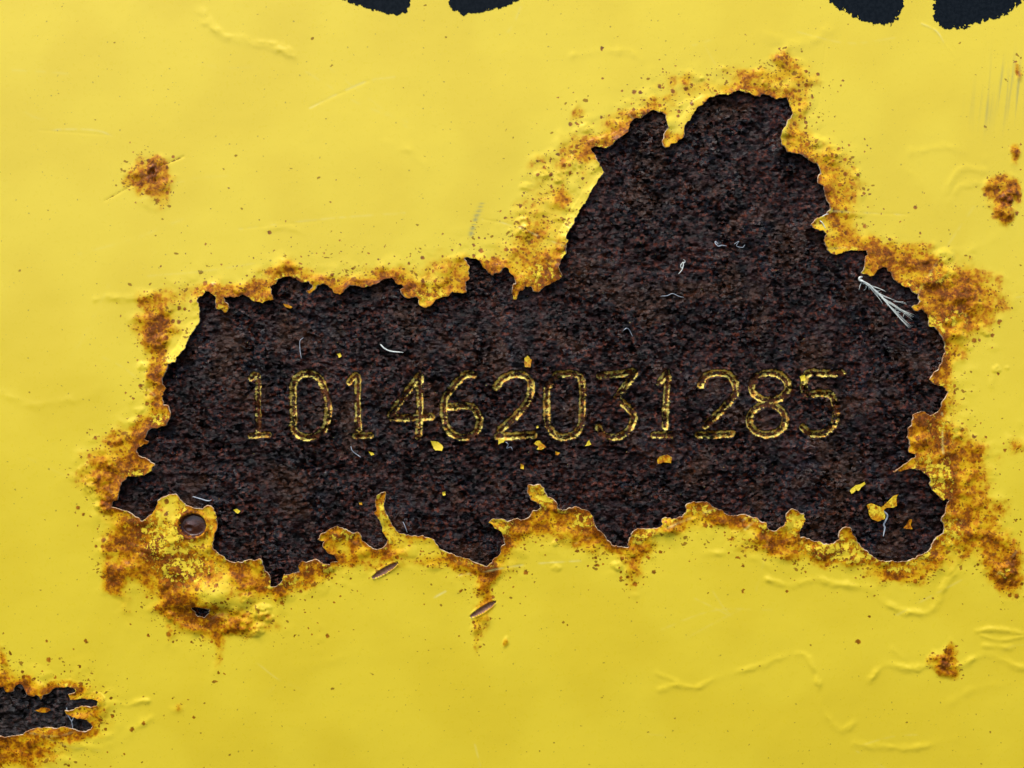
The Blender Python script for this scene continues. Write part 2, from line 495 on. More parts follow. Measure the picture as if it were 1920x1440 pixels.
# ------------------------------------------------------------------ traced outlines (photo pixels)
HOLE = [(387,546),(397,548),(408,558),(410,580),(423,587),(432,577),(424,568),(422,558),(433,556),(450,557),(457,552),(470,558),(477,565),(493,569),(503,565),(515,563),(510,552),(507,538),(518,533),(523,523),(540,519),(557,522),(563,528),(572,530),(580,527),(588,535),(583,545),(575,548),(582,551),(592,543),(597,535),(610,533),(620,540),(627,548),(639,553),(647,545),(660,535),(680,540),(700,535),(717,527),(737,521),(743,532),(757,538),(767,542),(752,544),(755,552),(768,560),(780,557),(787,562),(788,573),(800,578),(813,570),(823,560),(840,557),(848,547),(870,550),(875,548),(873,533),(880,525),(878,508),(880,500),(870,487),(872,483),(887,485),(900,490),(907,503),(923,518),(933,513),(942,504),(953,504),(958,515),(965,523),(968,533),(960,550),(962,563),(968,562),(973,547),(983,538),(995,537),(1000,547),(1010,548),(1020,538),(1037,530),(1052,522),(1053,517),(1048,507),(1049,491),(1061,477),(1061,465),(1065,452),(1060,447),(1065,437),(1081,407),(1089,390),(1112,352),(1121,336),(1132,324),(1126,314),(1115,296),(1107,279),(1119,275),(1136,278),(1148,272),(1159,261),(1173,251),(1178,242),(1181,232),(1190,221),(1204,220),(1216,211),(1228,207),(1242,209),(1249,215),(1249,225),(1253,237),(1247,249),(1241,265),(1247,278),(1258,270),(1268,268),(1279,260),(1282,244),(1287,230),(1299,215),(1312,199),(1325,187),(1341,178),(1365,178),(1381,170),(1404,172),(1417,180),(1431,175),(1452,181),(1478,182),(1483,199),(1484,220),(1473,237),(1464,251),(1464,268),(1475,284),(1489,287),(1504,291),(1518,301),(1532,306),(1537,317),(1541,326),(1534,332),(1532,343),(1544,348),(1546,365),(1554,383),(1556,395),(1549,402),(1528,412),(1518,423),(1527,431),(1542,433),(1548,440),(1543,452),(1549,470),(1560,477),(1575,476),(1591,470),(1608,471),(1624,470),(1626,478),(1619,497),(1612,513),(1629,519),(1640,511),(1650,503),(1662,502),(1673,520),(1685,532),(1703,538),(1708,547),(1720,552),(1722,565),(1707,575),(1710,580),(1725,580),(1732,587),(1740,600),(1743,613),(1757,620),(1765,633),(1770,650),(1768,667),(1760,687),(1747,703),(1738,711),(1750,720),(1767,723),(1772,732),(1778,735),(1772,743),(1763,755),(1757,773),(1743,780),(1733,772),(1720,773),(1710,778),(1708,793),(1701,807),(1699,820),(1705,837),(1703,848),(1715,851),(1713,858),(1700,867),(1685,876),(1672,885),(1693,881),(1713,878),(1728,882),(1738,892),(1743,902),(1745,913),(1752,923),(1762,935),(1780,937),(1774,947),(1768,965),(1764,977),(1770,985),(1768,1001),(1752,1013),(1748,1025),(1735,1037),(1719,1047),(1703,1053),(1679,1053),(1655,1051),(1637,1045),(1625,1033),(1611,1023),(1605,1015),(1596,1001),(1594,991),(1584,987),(1574,993),(1571,1003),(1574,1011),(1562,1019),(1542,1020),(1526,1015),(1516,1009),(1498,1007),(1496,997),(1504,979),(1506,963),(1496,961),(1484,953),(1472,963),(1474,977),(1464,987),(1447,995),(1437,989),(1433,979),(1421,975),(1411,971),(1397,965),(1377,965),(1361,964),(1345,955),(1333,949),(1329,943),(1315,940),(1296,941),(1284,947),(1286,959),(1278,969),(1260,973),(1240,974),(1237,987),(1215,991),(1196,990),(1185,996),(1180,1007),(1180,1025),(1159,1024),(1146,1021),(1136,1009),(1123,993),(1113,980),(1109,966),(1100,956),(1090,954),(1079,949),(1063,954),(1047,954),(1042,940),(1033,933),(1024,926),(1019,913),(1013,906),(1001,910),(989,909),(989,922),(996,936),(1013,945),(1015,952),(999,956),(990,970),(974,973),(935,972),(921,973),(916,979),(927,989),(941,996),(946,1009),(948,1019),(939,1026),(937,1039),(925,1048),(912,1061),(900,1057),(875,1046),(854,1041),(836,1034),(822,1023),(815,1012),(794,1003),(773,1005),(751,1000),(741,989),(734,980),(726,964),(721,945),(723,931),(724,921),(709,927),(705,940),(708,966),(716,984),(718,996),(730,1012),(726,1019),(712,1028),(705,1029),(691,1021),(679,1011),(672,997),(656,995),(645,989),(631,986),(617,993),(603,1000),(597,1011),(611,1014),(610,1028),(617,1037),(629,1041),(636,1053),(620,1058),(603,1054),(585,1051),(567,1051),(562,1072),(549,1074),(534,1076),(530,1089),(519,1099),(506,1099),(504,1076),(497,1069),(489,1046),(472,1048),(456,1054),(439,1054),(424,1046),(409,1035),(401,1029),(403,1012),(409,990),(409,967),(401,951),(392,947),(382,954),(371,952),(351,947),(339,936),(330,926),(317,928),(304,934),(296,947),(289,962),(279,969),(270,977),(255,969),(240,958),(227,954),(210,951),(212,941),(224,937),(227,920),(230,903),(238,895),(257,893),(277,888),(288,882),(293,870),(283,862),(268,857),(258,847),(260,840),(272,832),(290,828),(273,824),(278,813),(287,802),(307,798),(320,788),(324,777),(320,763),(307,760),(308,752),(305,743),(308,735),(315,727),(307,720),(307,708),(315,697),(318,682),(333,680),(343,662),(353,643),(363,623),(370,612),(377,600),(378,583),(372,567),(378,556)]
PATCH = [(-110,1302),(-60,1286),(-20,1296),(0,1291),(3,1302),(10,1302),(18,1300),(22,1290),(29,1286),(36,1289),(40,1297),(45,1305),(55,1309),(63,1305),(69,1308),(73,1316),(75,1307),(87,1302),(93,1296),(103,1293),(117,1292),(123,1290),(133,1293),(137,1298),(135,1303),(123,1305),(126,1312),(127,1316),(138,1315),(147,1313),(158,1315),(168,1314),(180,1318),(177,1327),(168,1330),(157,1329),(147,1327),(140,1331),(132,1335),(117,1335),(120,1343),(132,1348),(145,1350),(158,1354),(162,1360),(168,1367),(165,1374),(155,1378),(143,1377),(132,1373),(123,1371),(113,1368),(103,1371),(93,1372),(80,1370),(67,1371),(55,1372),(43,1377),(33,1384),(20,1386),(7,1387),(0,1389),(-40,1384),(-90,1390),(-130,1350)]
GAP = [(360,1139),(375,1136),(387,1138),(399,1140),(392,1150),(382,1159),(369,1156)]
holes = [jitter(HOLE, seed=3, amt=.11), jitter(PATCH, seed=4, amt=.07), jitter(GAP, seed=5, amt=.06)]

def ell(cx, cy, rx, ry, n=22, a0=-90):
    a = np.radians(a0 + np.linspace(0, 360, n))
    return [(cx + rx * math.cos(t), cy + ry * math.sin(t)) for t in a]

DIGITS = [
 ('1', [[(471,710),(476,703),(483,704),(485,714),(484,750),(485,806)], [(469,817),(486,816),(504,815)]]),
 ('0', [[(550,722),(559,707),(573,701),(590,703),(603,715),(610,733),(616,756),(615,785),(607,806),(592,817),(575,820),(559,814),(550,802),(551,785),(550,754),(550,722)]]),
 ('1', [[(656,716),(663,708),(669,704),(672,714),(671,750),(673,804)], [(667,817),(696,816)]]),
 ('4', [[(787,704),(760,740),(732,779),(737,784),(770,783),(809,781)], [(788,704),(787,722),(788,764),(785,818)]]),
 ('6', [[(889,703),(872,703),(847,729),(834,750),(833,781),(840,804),(855,817),(876,819),(891,812),(899,793),(897,777),(885,763),(866,761),(842,763)]]),
 ('2', [[(930,726),(943,710),(962,702),(983,704),(995,718),(993,743),(983,762),(964,783),(938,806)], [(933,818),(965,817),(1000,815)]]),
 ('0', [[(1045,702),(1080,702),(1091,720),(1091,785),(1083,808),(1066,818),(1045,818),(1030,802),(1025,781),(1026,729),(1034,714),(1045,702)]]),
 ('3', [[(1124,704),(1156,702),(1189,699),(1162,737),(1158,746),(1174,762),(1187,777),(1184,797),(1172,812),(1153,820),(1132,815),(1122,802)]]),
 ('1', [[(1236,717),(1244,709),(1251,700),(1251,726),(1247,769),(1247,800)], [(1226,816),(1257,815)]]),
 ('2', [[(1313,722),(1322,706),(1342,700),(1364,702),(1377,717),(1379,737),(1368,752),(1349,772),(1322,798)], [(1309,815),(1340,815),(1371,813)]]),
 ('8', [ell(1443,725,34,26), ell(1438,787,34,28)]),
 ('5', [[(1578,699),(1545,700),(1517,699),(1508,710),(1508,734),(1516,739),(1552,738),(1565,756),(1567,785),(1557,802),(1541,813),(1517,812),(1504,801)]]),
]

# raised creases under the paint: (points, width, height)
RIDGES = [
 ([(372,14),(388,42),(405,58),(432,70),(470,76),(512,86),(546,100)], 8, 4.6),
 ([(1441,1086),(1482,1098),(1530,1084),(1562,1096),(1623,1104),(1667,1134),(1723,1152),(1752,1142),(1776,1094),(1792,1078)], 6, 4.2),
 ([(1321,1037),(1369,1037),(1417,1049),(1453,1069)], 5, 2.0),
 ([(1240,1295),(1272,1285),(1308,1289),(1349,1271),(1409,1255),(1466,1233),(1506,1227),(1522,1247),(1538,1291),(1546,1335),(1582,1372),(1607,1359)], 6, 2.7),
 ([(1232,1263),(1280,1285)], 5, 1.8),
 ([(1635,1279),(1663,1249),(1715,1257),(1748,1251),(1804,1253),(1836,1235),(1864,1231),(1925,1256),(1990,1262)], 6, 4.0),
 ([(1836,1186),(1868,1182),(1925,1190),(1990,1188)], 5, 3.4), ([(1844,1194),(1880,1203),(1925,1196)], 4, 2.6), ([(1848,1214),(1901,1218)], 5, 3.6),
 ([(1607,1400),(1675,1408),(1731,1408),(1796,1388)], 6, 2.0), ([(1675,1218),(1695,1235)], 5, 1.6),
 ([(1778,360),(1790,335),(1812,315),(1846,318)], 7, 2.0), ([(1782,376),(1800,352),(1826,343),(1853,347)], 6, 2.4), ([(1712,284),(1782,275),(1848,296)], 7, 1.5),
 ([(180,562),(205,559),(233,558),(293,561)], 6, 4.8), ([(182,1320),(215,1323),(235,1327),(255,1320),(272,1317)], 5, 4.0),
 ([(1075,102),(1130,94),(1180,96),(1202,112)], 7, 1.4), ([(1440,60),(1500,82),(1560,58)], 12, 1.6),
 ([(725,268),(765,280),(788,300),(803,318)], 7, 1.9), ([(1735,38),(1762,52),(1782,82),(1800,104)], 2, 1.2),
 ([(200,1400),(245,1374),(275,1350)], 8, 2.2), ([(120,1410),(185,1405),(240,1385)], 7, 1.6), ([(1780,1330),(1830,1296),(1890,1288)], 8, 1.4),
 ([(500,430),(540,425),(570,440)], 6, 1.6), ([(1860,720),(1868,690)], 6, 3.2), ([(0,740),(80,760),(180,735)], 9, 1.1),
 ([(1780,1080),(1800,1050),(1812,1010)], 5, 2.2), ([(1760,1010),(1800,1030),(1850,1020)], 6, 2.4), ([(1815,470),(1850,455),(1900,430)], 7, 1.8),
 ([(560,1250),(640,1235)], 8, .9), ([(1690,320),(1730,345),(1760,400)], 9, 1.1),
]
# rust stains: x, y, rx, ry, strength
BLOBS = [
 (292,604,32,40,.95),(300,560,40,14,.5),(298,700,16,70,.85),(288,790,28,26,.7),(255,830,55,26,.62),(255,875,50,24,.85),(215,905,52,30,.6),(190,870,40,30,.38),(215,940,30,18,.7),
 (265,985,46,28,1.0),(245,1015,40,26,.8),(216,1082,30,26,.95),(305,1045,70,44,.86),(375,1060,40,26,.6),(330,1080,40,60,.68),(345,1130,40,45,.72),(395,1165,60,22,.70),(440,1175,70,24,.45),(470,1080,50,40,.62),(520,1095,36,22,.75),
 (590,1070,40,14,.85),(560,1090,40,14,.75),(640,1050,30,10,.5),(650,1005,28,14,.85),(720,1030,50,16,.55),(716,960,9,36,.55),(715,930,10,14,.9),(860,1050,70,13,.75),(910,1070,40,18,.85),(908,1110,16,60,.72),(895,1165,9,44,.48),
 (960,1000,26,22,.5),(985,985,60,13,.65),(1040,960,36,14,.55),(1085,975,36,22,.80),(1110,1000,18,24,.8),(1060,1010,60,22,.34),(1195,1015,24,24,.78),(1190,1060,20,30,.36),(1260,985,40,12,.55),(1310,965,40,14,.5),(1370,975,40,11,.72),(1430,1000,24,14,.75),(1450,1020,60,18,.62),(1540,1035,60,15,.8),(1600,1045,40,15,.72),(1690,1074,46,17,.82),(1760,1035,26,26,.7),
 (1800,565,52,40,.74),(1760,545,50,34,.58),(1730,500,46,26,.66),(1660,490,40,18,.80),(1600,458,54,16,.74),(1580,425,30,20,.62),(1845,540,42,34,.50),(1830,600,40,32,.42),(1760,610,24,26,.72),(1790,650,36,22,.42),(1700,480,60,18,.6),
 (1760,690,16,30,.70),(1735,800,26,26,.95),(1750,830,30,50,.75),(1790,850,60,40,.60),(1770,890,60,44,.56),(1800,930,46,60,.42),(1795,985,36,50,.55),(1850,985,36,40,.55),(1888,1068,32,40,.78),(1870,1030,40,30,.5),(1900,1090,20,30,.5),(1910,835,20,30,.45),
 (1500,205,18,20,.5),(1485,262,18,26,.82),(1520,290,36,26,.62),(1555,330,26,40,.58),(1565,390,22,36,.72),(1590,350,40,60,.36),(1490,180,40,16,.34),
 (1478,120,18,26,.80),(1500,140,30,26,.55),(1430,140,50,16,.62),(1380,165,50,8,.6),(1285,150,32,22,.66),(1230,190,40,14,.52),(1150,262,42,14,.88),(1165,240,30,16,.6),(1200,215,30,8,.55),(1085,220,14,16,.55),(1262,262,14,12,.8),
 (1075,285,40,26,.44),(1030,330,40,36,.36),(1055,372,26,26,.60),(1020,400,60,40,.36),(1000,430,36,24,.46),(980,455,40,30,.40),(1010,500,44,26,.72),(1030,530,34,16,.78),(962,540,9,20,.8),(930,500,26,12,.70),(860,530,26,24,.72),(800,555,36,18,.82),(770,535,26,10,.8),(830,500,40,22,.34),
 (700,533,36,8,.82),(650,540,22,8,.75),(740,512,50,12,.42),(480,552,50,10,.88),(440,540,70,12,.60),(420,572,12,14,.9),(540,508,36,9,.72),(600,525,40,8,.62),(400,545,22,10,.75),(536,495,12,10,.5),
 (284,318,30,30,.62),(288,345,32,30,.55),(262,330,20,18,.45),(300,375,18,24,.42),(1775,1244,26,24,.80),(1768,1262,20,14,.6),(1785,1215,10,14,.5),(948,1208,6,7,.75),
 (1878,372,24,30,.85),(1890,410,10,14,.85),(1910,290,10,16,.85),(1915,105,8,14,.0),(1917,135,6,16,.85),(1875,340,16,14,.6),(1900,355,14,14,.7),
 (20,1288,40,14,.85),(60,1298,50,10,.85),(140,1300,26,10,.7),(35,1400,60,18,.80),(20,1430,70,40,.52),(120,1382,46,9,.65),(160,1345,26,14,.55),(-10,1360,20,80,.8),(0,1240,8,14,.7),
 (405,1215,12,50,.42),(600,1190,10,40,.16),(1185,1085,12,36,.30),(230,1140,14,40,.22),(330,1330,12,26,.34),(722,1066,26,12,.45),
]

# ------------------------------------------------------------------ paint coat
def axis(lo, hi, step, reach):
    a = list(np.arange(lo, hi + .01, step)); d = step
    left, right, x = [], [], lo
    while x > lo - reach:
        d *= 1.25; x -= d; left.append(x)
    d = step; x = a[-1]
    while x < hi + reach:
        d *= 1.25; x += d; right.append(x)
    return np.array(left[::-1] + a + right)

G = Grid(axis(-50, 1970, 2.0, 2200), axis(-50, 1490, 2.0, 1800))
xs, ys, X, Y = G.xs, G.ys, G.Xf, G.Yf
ins = inside_mask(xs, ys, holes)
near = dist_splat(xs, ys, holes, True, 14.0)
far = far_dist(xs, ys, holes)
dist = np.where(near < 13.9, near, np.maximum(far, 13.9)).astype(F)
sdf = np.where(ins, -dist, dist)                      # positive on the paint
d = np.maximum(sdf, 0)

wx = fbm(X, Y, 46, 3, 101) * 16; wy = fbm(X, Y, 46, 3, 102) * 16
keep = np.ones_like(X)
for bx, by, rx, ry, st in BLOBS:
    i0, i1 = np.searchsorted(xs, [bx - 3.2 * rx - 20, bx + 3.2 * rx + 20]); j0, j1 = np.searchsorted(ys, [by - 3.2 * ry - 20, by + 3.2 * ry + 20])
    q = ((X[j0:j1, i0:i1] + wx[j0:j1, i0:i1] * min(1, rx / 22) - bx) / rx) ** 2 + ((Y[j0:j1, i0:i1] + wy[j0:j1, i0:i1] * min(1, ry / 22) - by) / ry) ** 2
    keep[j0:j1, i0:i1] *= 1 - st * np.exp(-q * .8)
blob = 1 - keep
big = fbm(X, Y, 150, 3, 7)
edgew = 6 + 13 * np.clip(.5 + 1.3 * big, 0, 1)
dirty = .42 + .58 * np.clip(sstep(-.15, .25, big) + sstep(900, 1100, Y) * .3 + sstep(1640, 1720, X) * .6, 0, 1)
topz = 1 - .24 * sstep(520, 440, Y) * sstep(900, 960, X) * sstep(1660, 1600, X)
blob = blob * topz
rust = np.clip(1 - (1 - blob) * (1 - .74 * dirty * np.exp(-d / edgew)) * (1 - .45 * np.exp(-d / 5.0) * sstep(-.25, .25, fbm(X, Y, 70, 2, 141))), 0, 1)
halo = np.clip(blob / topz + .62 * np.exp(-d / 38), 0, 1)

# scattered rust specks as small irregular discs
speck = np.zeros_like(X); dome = np.zeros_like(X)
def splat(A, cx, cy, r, val, e=1.0, ang=0.0, soft=1.0):
    R = r * 1.8 + 3
    i0, i1 = np.searchsorted(xs, [cx - R, cx + R]); j0, j1 = np.searchsorted(ys, [cy - R, cy + R])
    if i0 >= i1 or j0 >= j1: return
    dx = xs[None, i0:i1] - cx; dy = ys[j0:j1, None] - cy
    u = (dx * math.cos(ang) + dy * math.sin(ang)) / e; v = -dx * math.sin(ang) + dy * math.cos(ang)
    q = np.sqrt(u * u + v * v) / r
    w = A[j0:j1, i0:i1]
    np.maximum(w, val * (1 - np.clip((q - .6) / (.8 * soft), 0, 1)), out=w, casting='unsafe')
n_sp = 0
while n_sp < 5200:
    px = rng.uniform(-40, 1960); py = rng.uniform(-40, 1480)
    j = min(np.searchsorted(ys, py), len(ys) - 1); i = min(np.searchsorted(xs, px), len(xs) - 1)
    if sdf[j, i] < 2: continue
    hv = float(halo[j, i])
    if rng.random() > .03 + .75 * max(0.0, hv - .04): continue
    for q in range(int(rng.integers(1, 7)) if hv > .12 else 1):
        ox, oy = rng.normal(0, 9, 2) if q else (0, 0)
        splat(speck, px + ox, py + oy, float(np.clip(rng.lognormal(.22, .42), .9, 3.6)), float(rng.uniform(.5, .95)), e=float(rng.uniform(1, 2.2)), ang=float(rng.uniform(-.9, .9)))
        n_sp += 1
# little pustules pushing the paint up
for k in range(420):
    px = rng.uniform(100, 1915); py = rng.uniform(90, 1190)
    j = np.searchsorted(ys, py); i = np.searchsorted(xs, px)
    if sdf[j, i] < 6 or rng.random() > .1 + halo[j, i]: continue
    if halo[j, i] < .18: continue
    r = float(np.clip(rng.lognormal(1.6, .45), 3, 11)); splat(dome, px, py, r, r * .38, e=float(rng.uniform(1, 1.7)), ang=float(rng.uniform(-.5, .5)), soft=1.3)
for px, py, r in [(488,1148,13),(470,1160,9),(498,1142,8),(455,1172,15),(478,1180,12),(430,1178,11),(505,1160,7),(440,1145,8),(466,1120,9),(1868,692,8),(1888,690,5),(1375,1000,7),(1043,1064,8),(1035,1055,5),(1885,395,13),(1660,995,4),(1420,380,4),(285,745,9),(262,770,8),(250,790,7),(205,868,14),(180,905,18),(196,925,16),(160,880,10),(240,920,10),(1100,240,10),(1075,310,16),(1020,325,13),(1050,330,12),(985,350,9),(1560,290,15),(1530,265,12),(1780,520,16),(1745,530,12),(1810,545,18),(1830,575,14),(1780,595,16),(1800,620,13),(1770,480,14)]:
    splat(dome, px, py, r * .8, r * (.40 if 420 < px < 510 and py > 1100 else .19), e=1.35, ang=-.25, soft=1.6)

ridge = np.zeros_like(X)
nr = fbm(X, Y, 22, 3, 55); brk = np.clip(.95 + fbm(X, Y, 30, 2, 57) * .8, .5, 1.4)
for pts, w, h in RIDGES:
    path = smooth_path(pts, 6 * len(pts))
    R = w * 3
    w = w * 1.2; h = h * .34
    D = dist_splat(xs, ys, [path], False, R) + nr * w * .35
    wv = np.clip(.75 + fbm(X, Y, 60, 2, 61) * .9, .25, 1.3)
    ridge = np.maximum(ridge, h * wv * brk * np.exp(-(D / w) ** 2 * 1.3) * (D < R * .99))

blist = np.clip(halo * 1.5 - .12, 0, 1)
bn = fbm(X, Y, 34, 2, 21, .4, 1.25); bn2 = fbm(X, Y, 12, 2, 23)
lift = .5 + 3.0 * np.clip(fbm(X, Y, 130, 2, 81) + .12, 0, 1) * 1.6
for lx, ly, rr, a in [(372,585,36,7),(345,650,40,7),(320,780,20,5),(285,872,26,7),(225,920,26,7),(1120,320,50,7),(1070,420,46,6),(1050,510,30,6),(960,520,26,6),(800,570,30,5),(740,525,24,5),(1255,265,22,7),(1470,255,24,5),(1535,425,16,5),(1620,510,22,6),(1720,568,18,5),(1740,712,18,4),(1715,800,26,5),(1690,874,18,3),(1735,900,40,6),(1760,960,30,5),(715,940,24,6),(1010,918,22,6),(925,980,22,7),(1490,965,22,6),(1582,995,18,5),(330,935,26,5),(400,965,24,7),(610,1010,20,6),(1305,948,24,4),(128,1340,14,6),(150,1352,14,7)]:
    lift = lift + .5 * a * np.exp(-((X - lx) ** 2 + (Y - ly) ** 2) / (rr * rr))
H = (fbm(X, Y, 330, 2, 5) * 1.2 + big * .35
     + blist * (np.clip(bn + .10, 0, 1) * 4.2 + bn2 * .4)
     + ridge + np.maximum(dome * (1 + .4 * bn2) - .6, 0)
     + lift * np.exp(-d / 11.0) * (1 + .35 * fbm(X, Y, 26, 2, 91)))
# lower left: bulging flap above the small gap, and the stepped crest beside it
def gau(cx, cy, rx, ry): return np.exp(-((X - cx) / rx) ** 2 - ((Y - cy) / ry) ** 2)
flapcut = sstep(1152, 1138, Y + .10 * np.abs(X - 380) * .6)
H = H + 19 * gau(392, 1114, 60, 32) * flapcut + 6 * gau(330, 1000, 60, 40)
crest = sstep(0, 9, (X - 243) * .62 + (Y - 1048) * .78 + nr * 5) * gau(300, 1045, 70, 46)
H = H + 5 * crest
# scratches: thin grooves
scr = np.zeros_like(X)
for a, b, w, dep in [((196,376),(246,348),2,1.6),((246,348),(276,329),2.2,2.2),((300,311),(343,293),2.2,2.4),((1240,975),(1345,950),2,1.2),((1245,990),(1330,958),2,1.2),((1380,985),(1400,968),2,1.3),((1395,992),(1415,974),2,1.3),((860,1078),(985,1058),2,1.1),((580,200),(690,150),2.4,.9),((70,242),(205,252),2,.7),((1760,775),(1765,850),2,1.1),((1720,888),(1870,893),2,1.0),((980,430),(1075,470),2,1.1),((905,412),(1000,430),2,.9),((450,430),(600,415),2,.6),((1500,395),(1700,402),2,.8),((590,990),(620,960),2,.4),((1536,200),(1552,80),1.6,.6)]:
    D = dist_splat(xs, ys, [np.array([a, b], float)], False, 8)
    scr = np.maximum(scr, dep * np.exp(-(D / w) ** 2) * (D < 7.9))
H = H - .3 * scr
dark_scr = np.zeros_like(X)
for a, b, v in [((196,376),(276,329),.62),((298,312),(338,295),.85),((312,372),(318,392),.6),((217,327),(248,308),.5)]:
    D = dist_splat(xs, ys, [np.array([a, b], float)], False, 6)
    dark_scr = np.maximum(dark_scr, v * np.exp(-(D / 1.5) ** 2))
speck = np.maximum(speck, dark_scr)

label = np.zeros((len(ys) - 1, len(xs) - 1), int)
Xc = .5 * (xs[:-1] + xs[1:])[None, :]; Yc = .5 * (ys[:-1] + ys[1:])[:, None]
# gouges through the paint down to brown primer
GOUGES = [((698,1083),(747,1054),5.5), ((881,1157),(930,1127),5.5)]
for k, (a, b, w) in enumerate(GOUGES):
    a = np.array(a, float); b = np.array(b, float); L = np.linalg.norm(b - a); t = (b - a) / L
    def prof(XX, YY):
        u = ((XX - a[0]) * t[0] + (YY - a[1]) * t[1]) / L
        v = -(XX - a[0]) * t[1] + (YY - a[1]) * t[0]
        return u, v
    u, v = prof(X, Y)
    ww = w * np.sqrt(np.clip(1 - (2 * u - 1) ** 2, 0, 1)) + .01
    q = np.abs(v) / ww
    inside = (u > 0) & (u < 1)
    H = np.where(inside & (q < 1.0), H - 4.5 * (1 - q ** 2), H) + np.where(inside & (q < 2.0), 1.6 * np.exp(-((q - 1.15) / .3) ** 2), 0)
    uc, vc = prof(Xc, Yc)
    wc = w * np.sqrt(np.clip(1 - (2 * uc - 1) ** 2, 0, 1)) + .01
    label[(uc > 0) & (uc < 1) & (np.abs(vc) < wc * .98)] = 1 + k
# rivet showing through the lower left flap
RV = (364.0, 984.0)
rr = np.sqrt(((X - RV[0]) / 26) ** 2 + ((Y - RV[1]) / 22) ** 2) + .05 * nr
H = np.where(rr < 1.5, H * sstep(.9, 1.5, rr) + (1 - sstep(.9, 1.5, rr)) * 6.0, H)
H = H + .9 * np.exp(-((rr - 1.12) / .16) ** 2) - 8.5 * sstep(1.04, .86, rr) + 2.2 * sstep(.86, .2, rr)
rr2 = np.sqrt(((X - 357) / 13) ** 2 + ((Y - 986) / 8) ** 2)
H = H + 4.2 * np.exp(-rr2 ** 2 * 1.5) - 6.5 * np.exp(-(((X - 356) / 6.5) ** 2 + ((Y - 989) / 4.2) ** 2) ** 2)
label[np.sqrt(((Xc - RV[0]) / 26) ** 2 + ((Yc - RV[1]) / 22) ** 2) < .97] = 3
rust = np.clip(rust + .62 * np.exp(-((rr - 1.15) / .30) ** 2), 0, 1)
# rust scabs standing on the paint: (x, y, rx, ry, angle)
SCABS = [(286,324,10,19,-.35), (1776,1243,15,14,0), (1890,374,15,13,.3), (1892,1070,20,18,.2)]
for k, (cx, cy, rx, ry, an) in enumerate(SCABS):
    def q_(XX, YY):
        dx, dy = XX - cx, YY - cy
        u = dx * math.cos(an) + dy * math.sin(an); v = -dx * math.sin(an) + dy * math.cos(an)
        return np.sqrt((u / rx) ** 2 + (v / ry) ** 2)
    q = q_(X, Y) + nr * .5 + bn2 * .25
    H = H + sstep(1.15, .6, q) * (2.2 + 3 * bn2 + 2 * nr) - (5.0 if k == 0 else 1.5) * np.exp(-((X - cx - 1) / 2.2) ** 2 - ((Y - cy + 3) / 6.0) ** 2)
    rust = np.clip(np.maximum(rust, sstep(1.3, .6, q) * .86), 0, 1)
    label[(q[:-1, :-1]) < .95] = 4 + k
H = np.maximum(H, -3.4)

# places where yellow flakes sit on the rust-stained film
fleck = np.zeros_like(X)
for fx, fy, rx, ry, st in [(320,1000,60,70,.8),(350,1060,70,40,.7),(270,890,40,14,.7),(300,785,22,14,.7),(1750,900,40,50,.8),(1560,1025,60,24,.9),(1600,1040,50,20,.9),(1690,1068,30,8,.8),(1720,1040,40,24,.7),(1010,515,44,30,.5),(810,555,50,18,.5),(940,990,26,18,.8),(1015,930,20,30,.95),(1090,975,30,26,.55),(716,970,10,46,.9),(650,1000,36,20,.55),(1490,980,24,24,.9),(1310,955,40,16,.6),(1200,1005,36,18,.6),(1780,800,60,60,.4),(1740,610,40,20,.8),(1690,540,50,26,.45),(1790,600,30,22,.5),(1760,520,40,20,.4),(1580,468,36,10,.45),(490,560,30,10,.4),(620,1065,60,14,.55),(540,1090,40,18,.5),(1440,985,26,18,.7),(1780,1000,30,40,.6),(1885,1075,14,12,.6),(395,1000,14,40,.5)]:
    fleck = np.maximum(fleck, st * gau(fx, fy, rx, ry))
fleck = fleck * sstep(.1, .4, rust)
# upper paint layer, broken into flakes that stand a little proud of the stained film
edgefl = .47 * np.exp(-d / 14) * sstep(-.1, .25, fbm(X, Y, 120, 2, 131))
fleck = np.maximum(fleck, edgefl)
fleck = fleck * sstep(1.05, 1.2, rr)
for ln_pts, wdt in (([(1122,318),(1108,352),(1088,388),(1066,436)], 20), ([(372,575),(370,605),(352,640),(338,668)], 14), ([(1250,235),(1262,240)], 10), ([(1478,210),(1462,250)], 9)):
    D = dist_splat(xs, ys, [np.array(ln_pts, float)], False, 60.0)
    cl_ = np.exp(-(D / wdt) ** 2) * (D < 59)
    rust = rust * (1 - .85 * cl_); halo = halo * (1 - .6 * cl_)
# clean lemon bulge of the flap, and grey rub marks
clean = gau(400, 1115, 40, 18)
rust = rust * (1 - .85 * clean)
smear = np.zeros_like(X)
strk = np.clip(fbm(X * 1.0, Y, 9, 2, 301, .5, 1.0) * 0 + gnoise((X + .12 * Y) / 7.0, Y / 150, 302) + .5 * gnoise((X + .12 * Y) / 3.3, Y / 120, 303), 0, 1)
smear = np.maximum(smear, strk * 1.2 * gau(1898, 165, 34, 50))
smear = np.maximum(smear, strk * .55 * gau(1850, 195, 24, 40))
D = dist_splat(xs, ys, [np.array([(904,384),(893,408),(883,442)], float)], False, 12)
smear = np.maximum(smear, np.clip(.5 + gnoise(X / 30, Y / 3.0, 310) * 1.6, 0, 1) * .8 * np.exp(-(D / 4.5) ** 2))
D = dist_splat(xs, ys, [smooth_path([(0,1290),(40,1260),(22,1240)], 12)], False, 12)

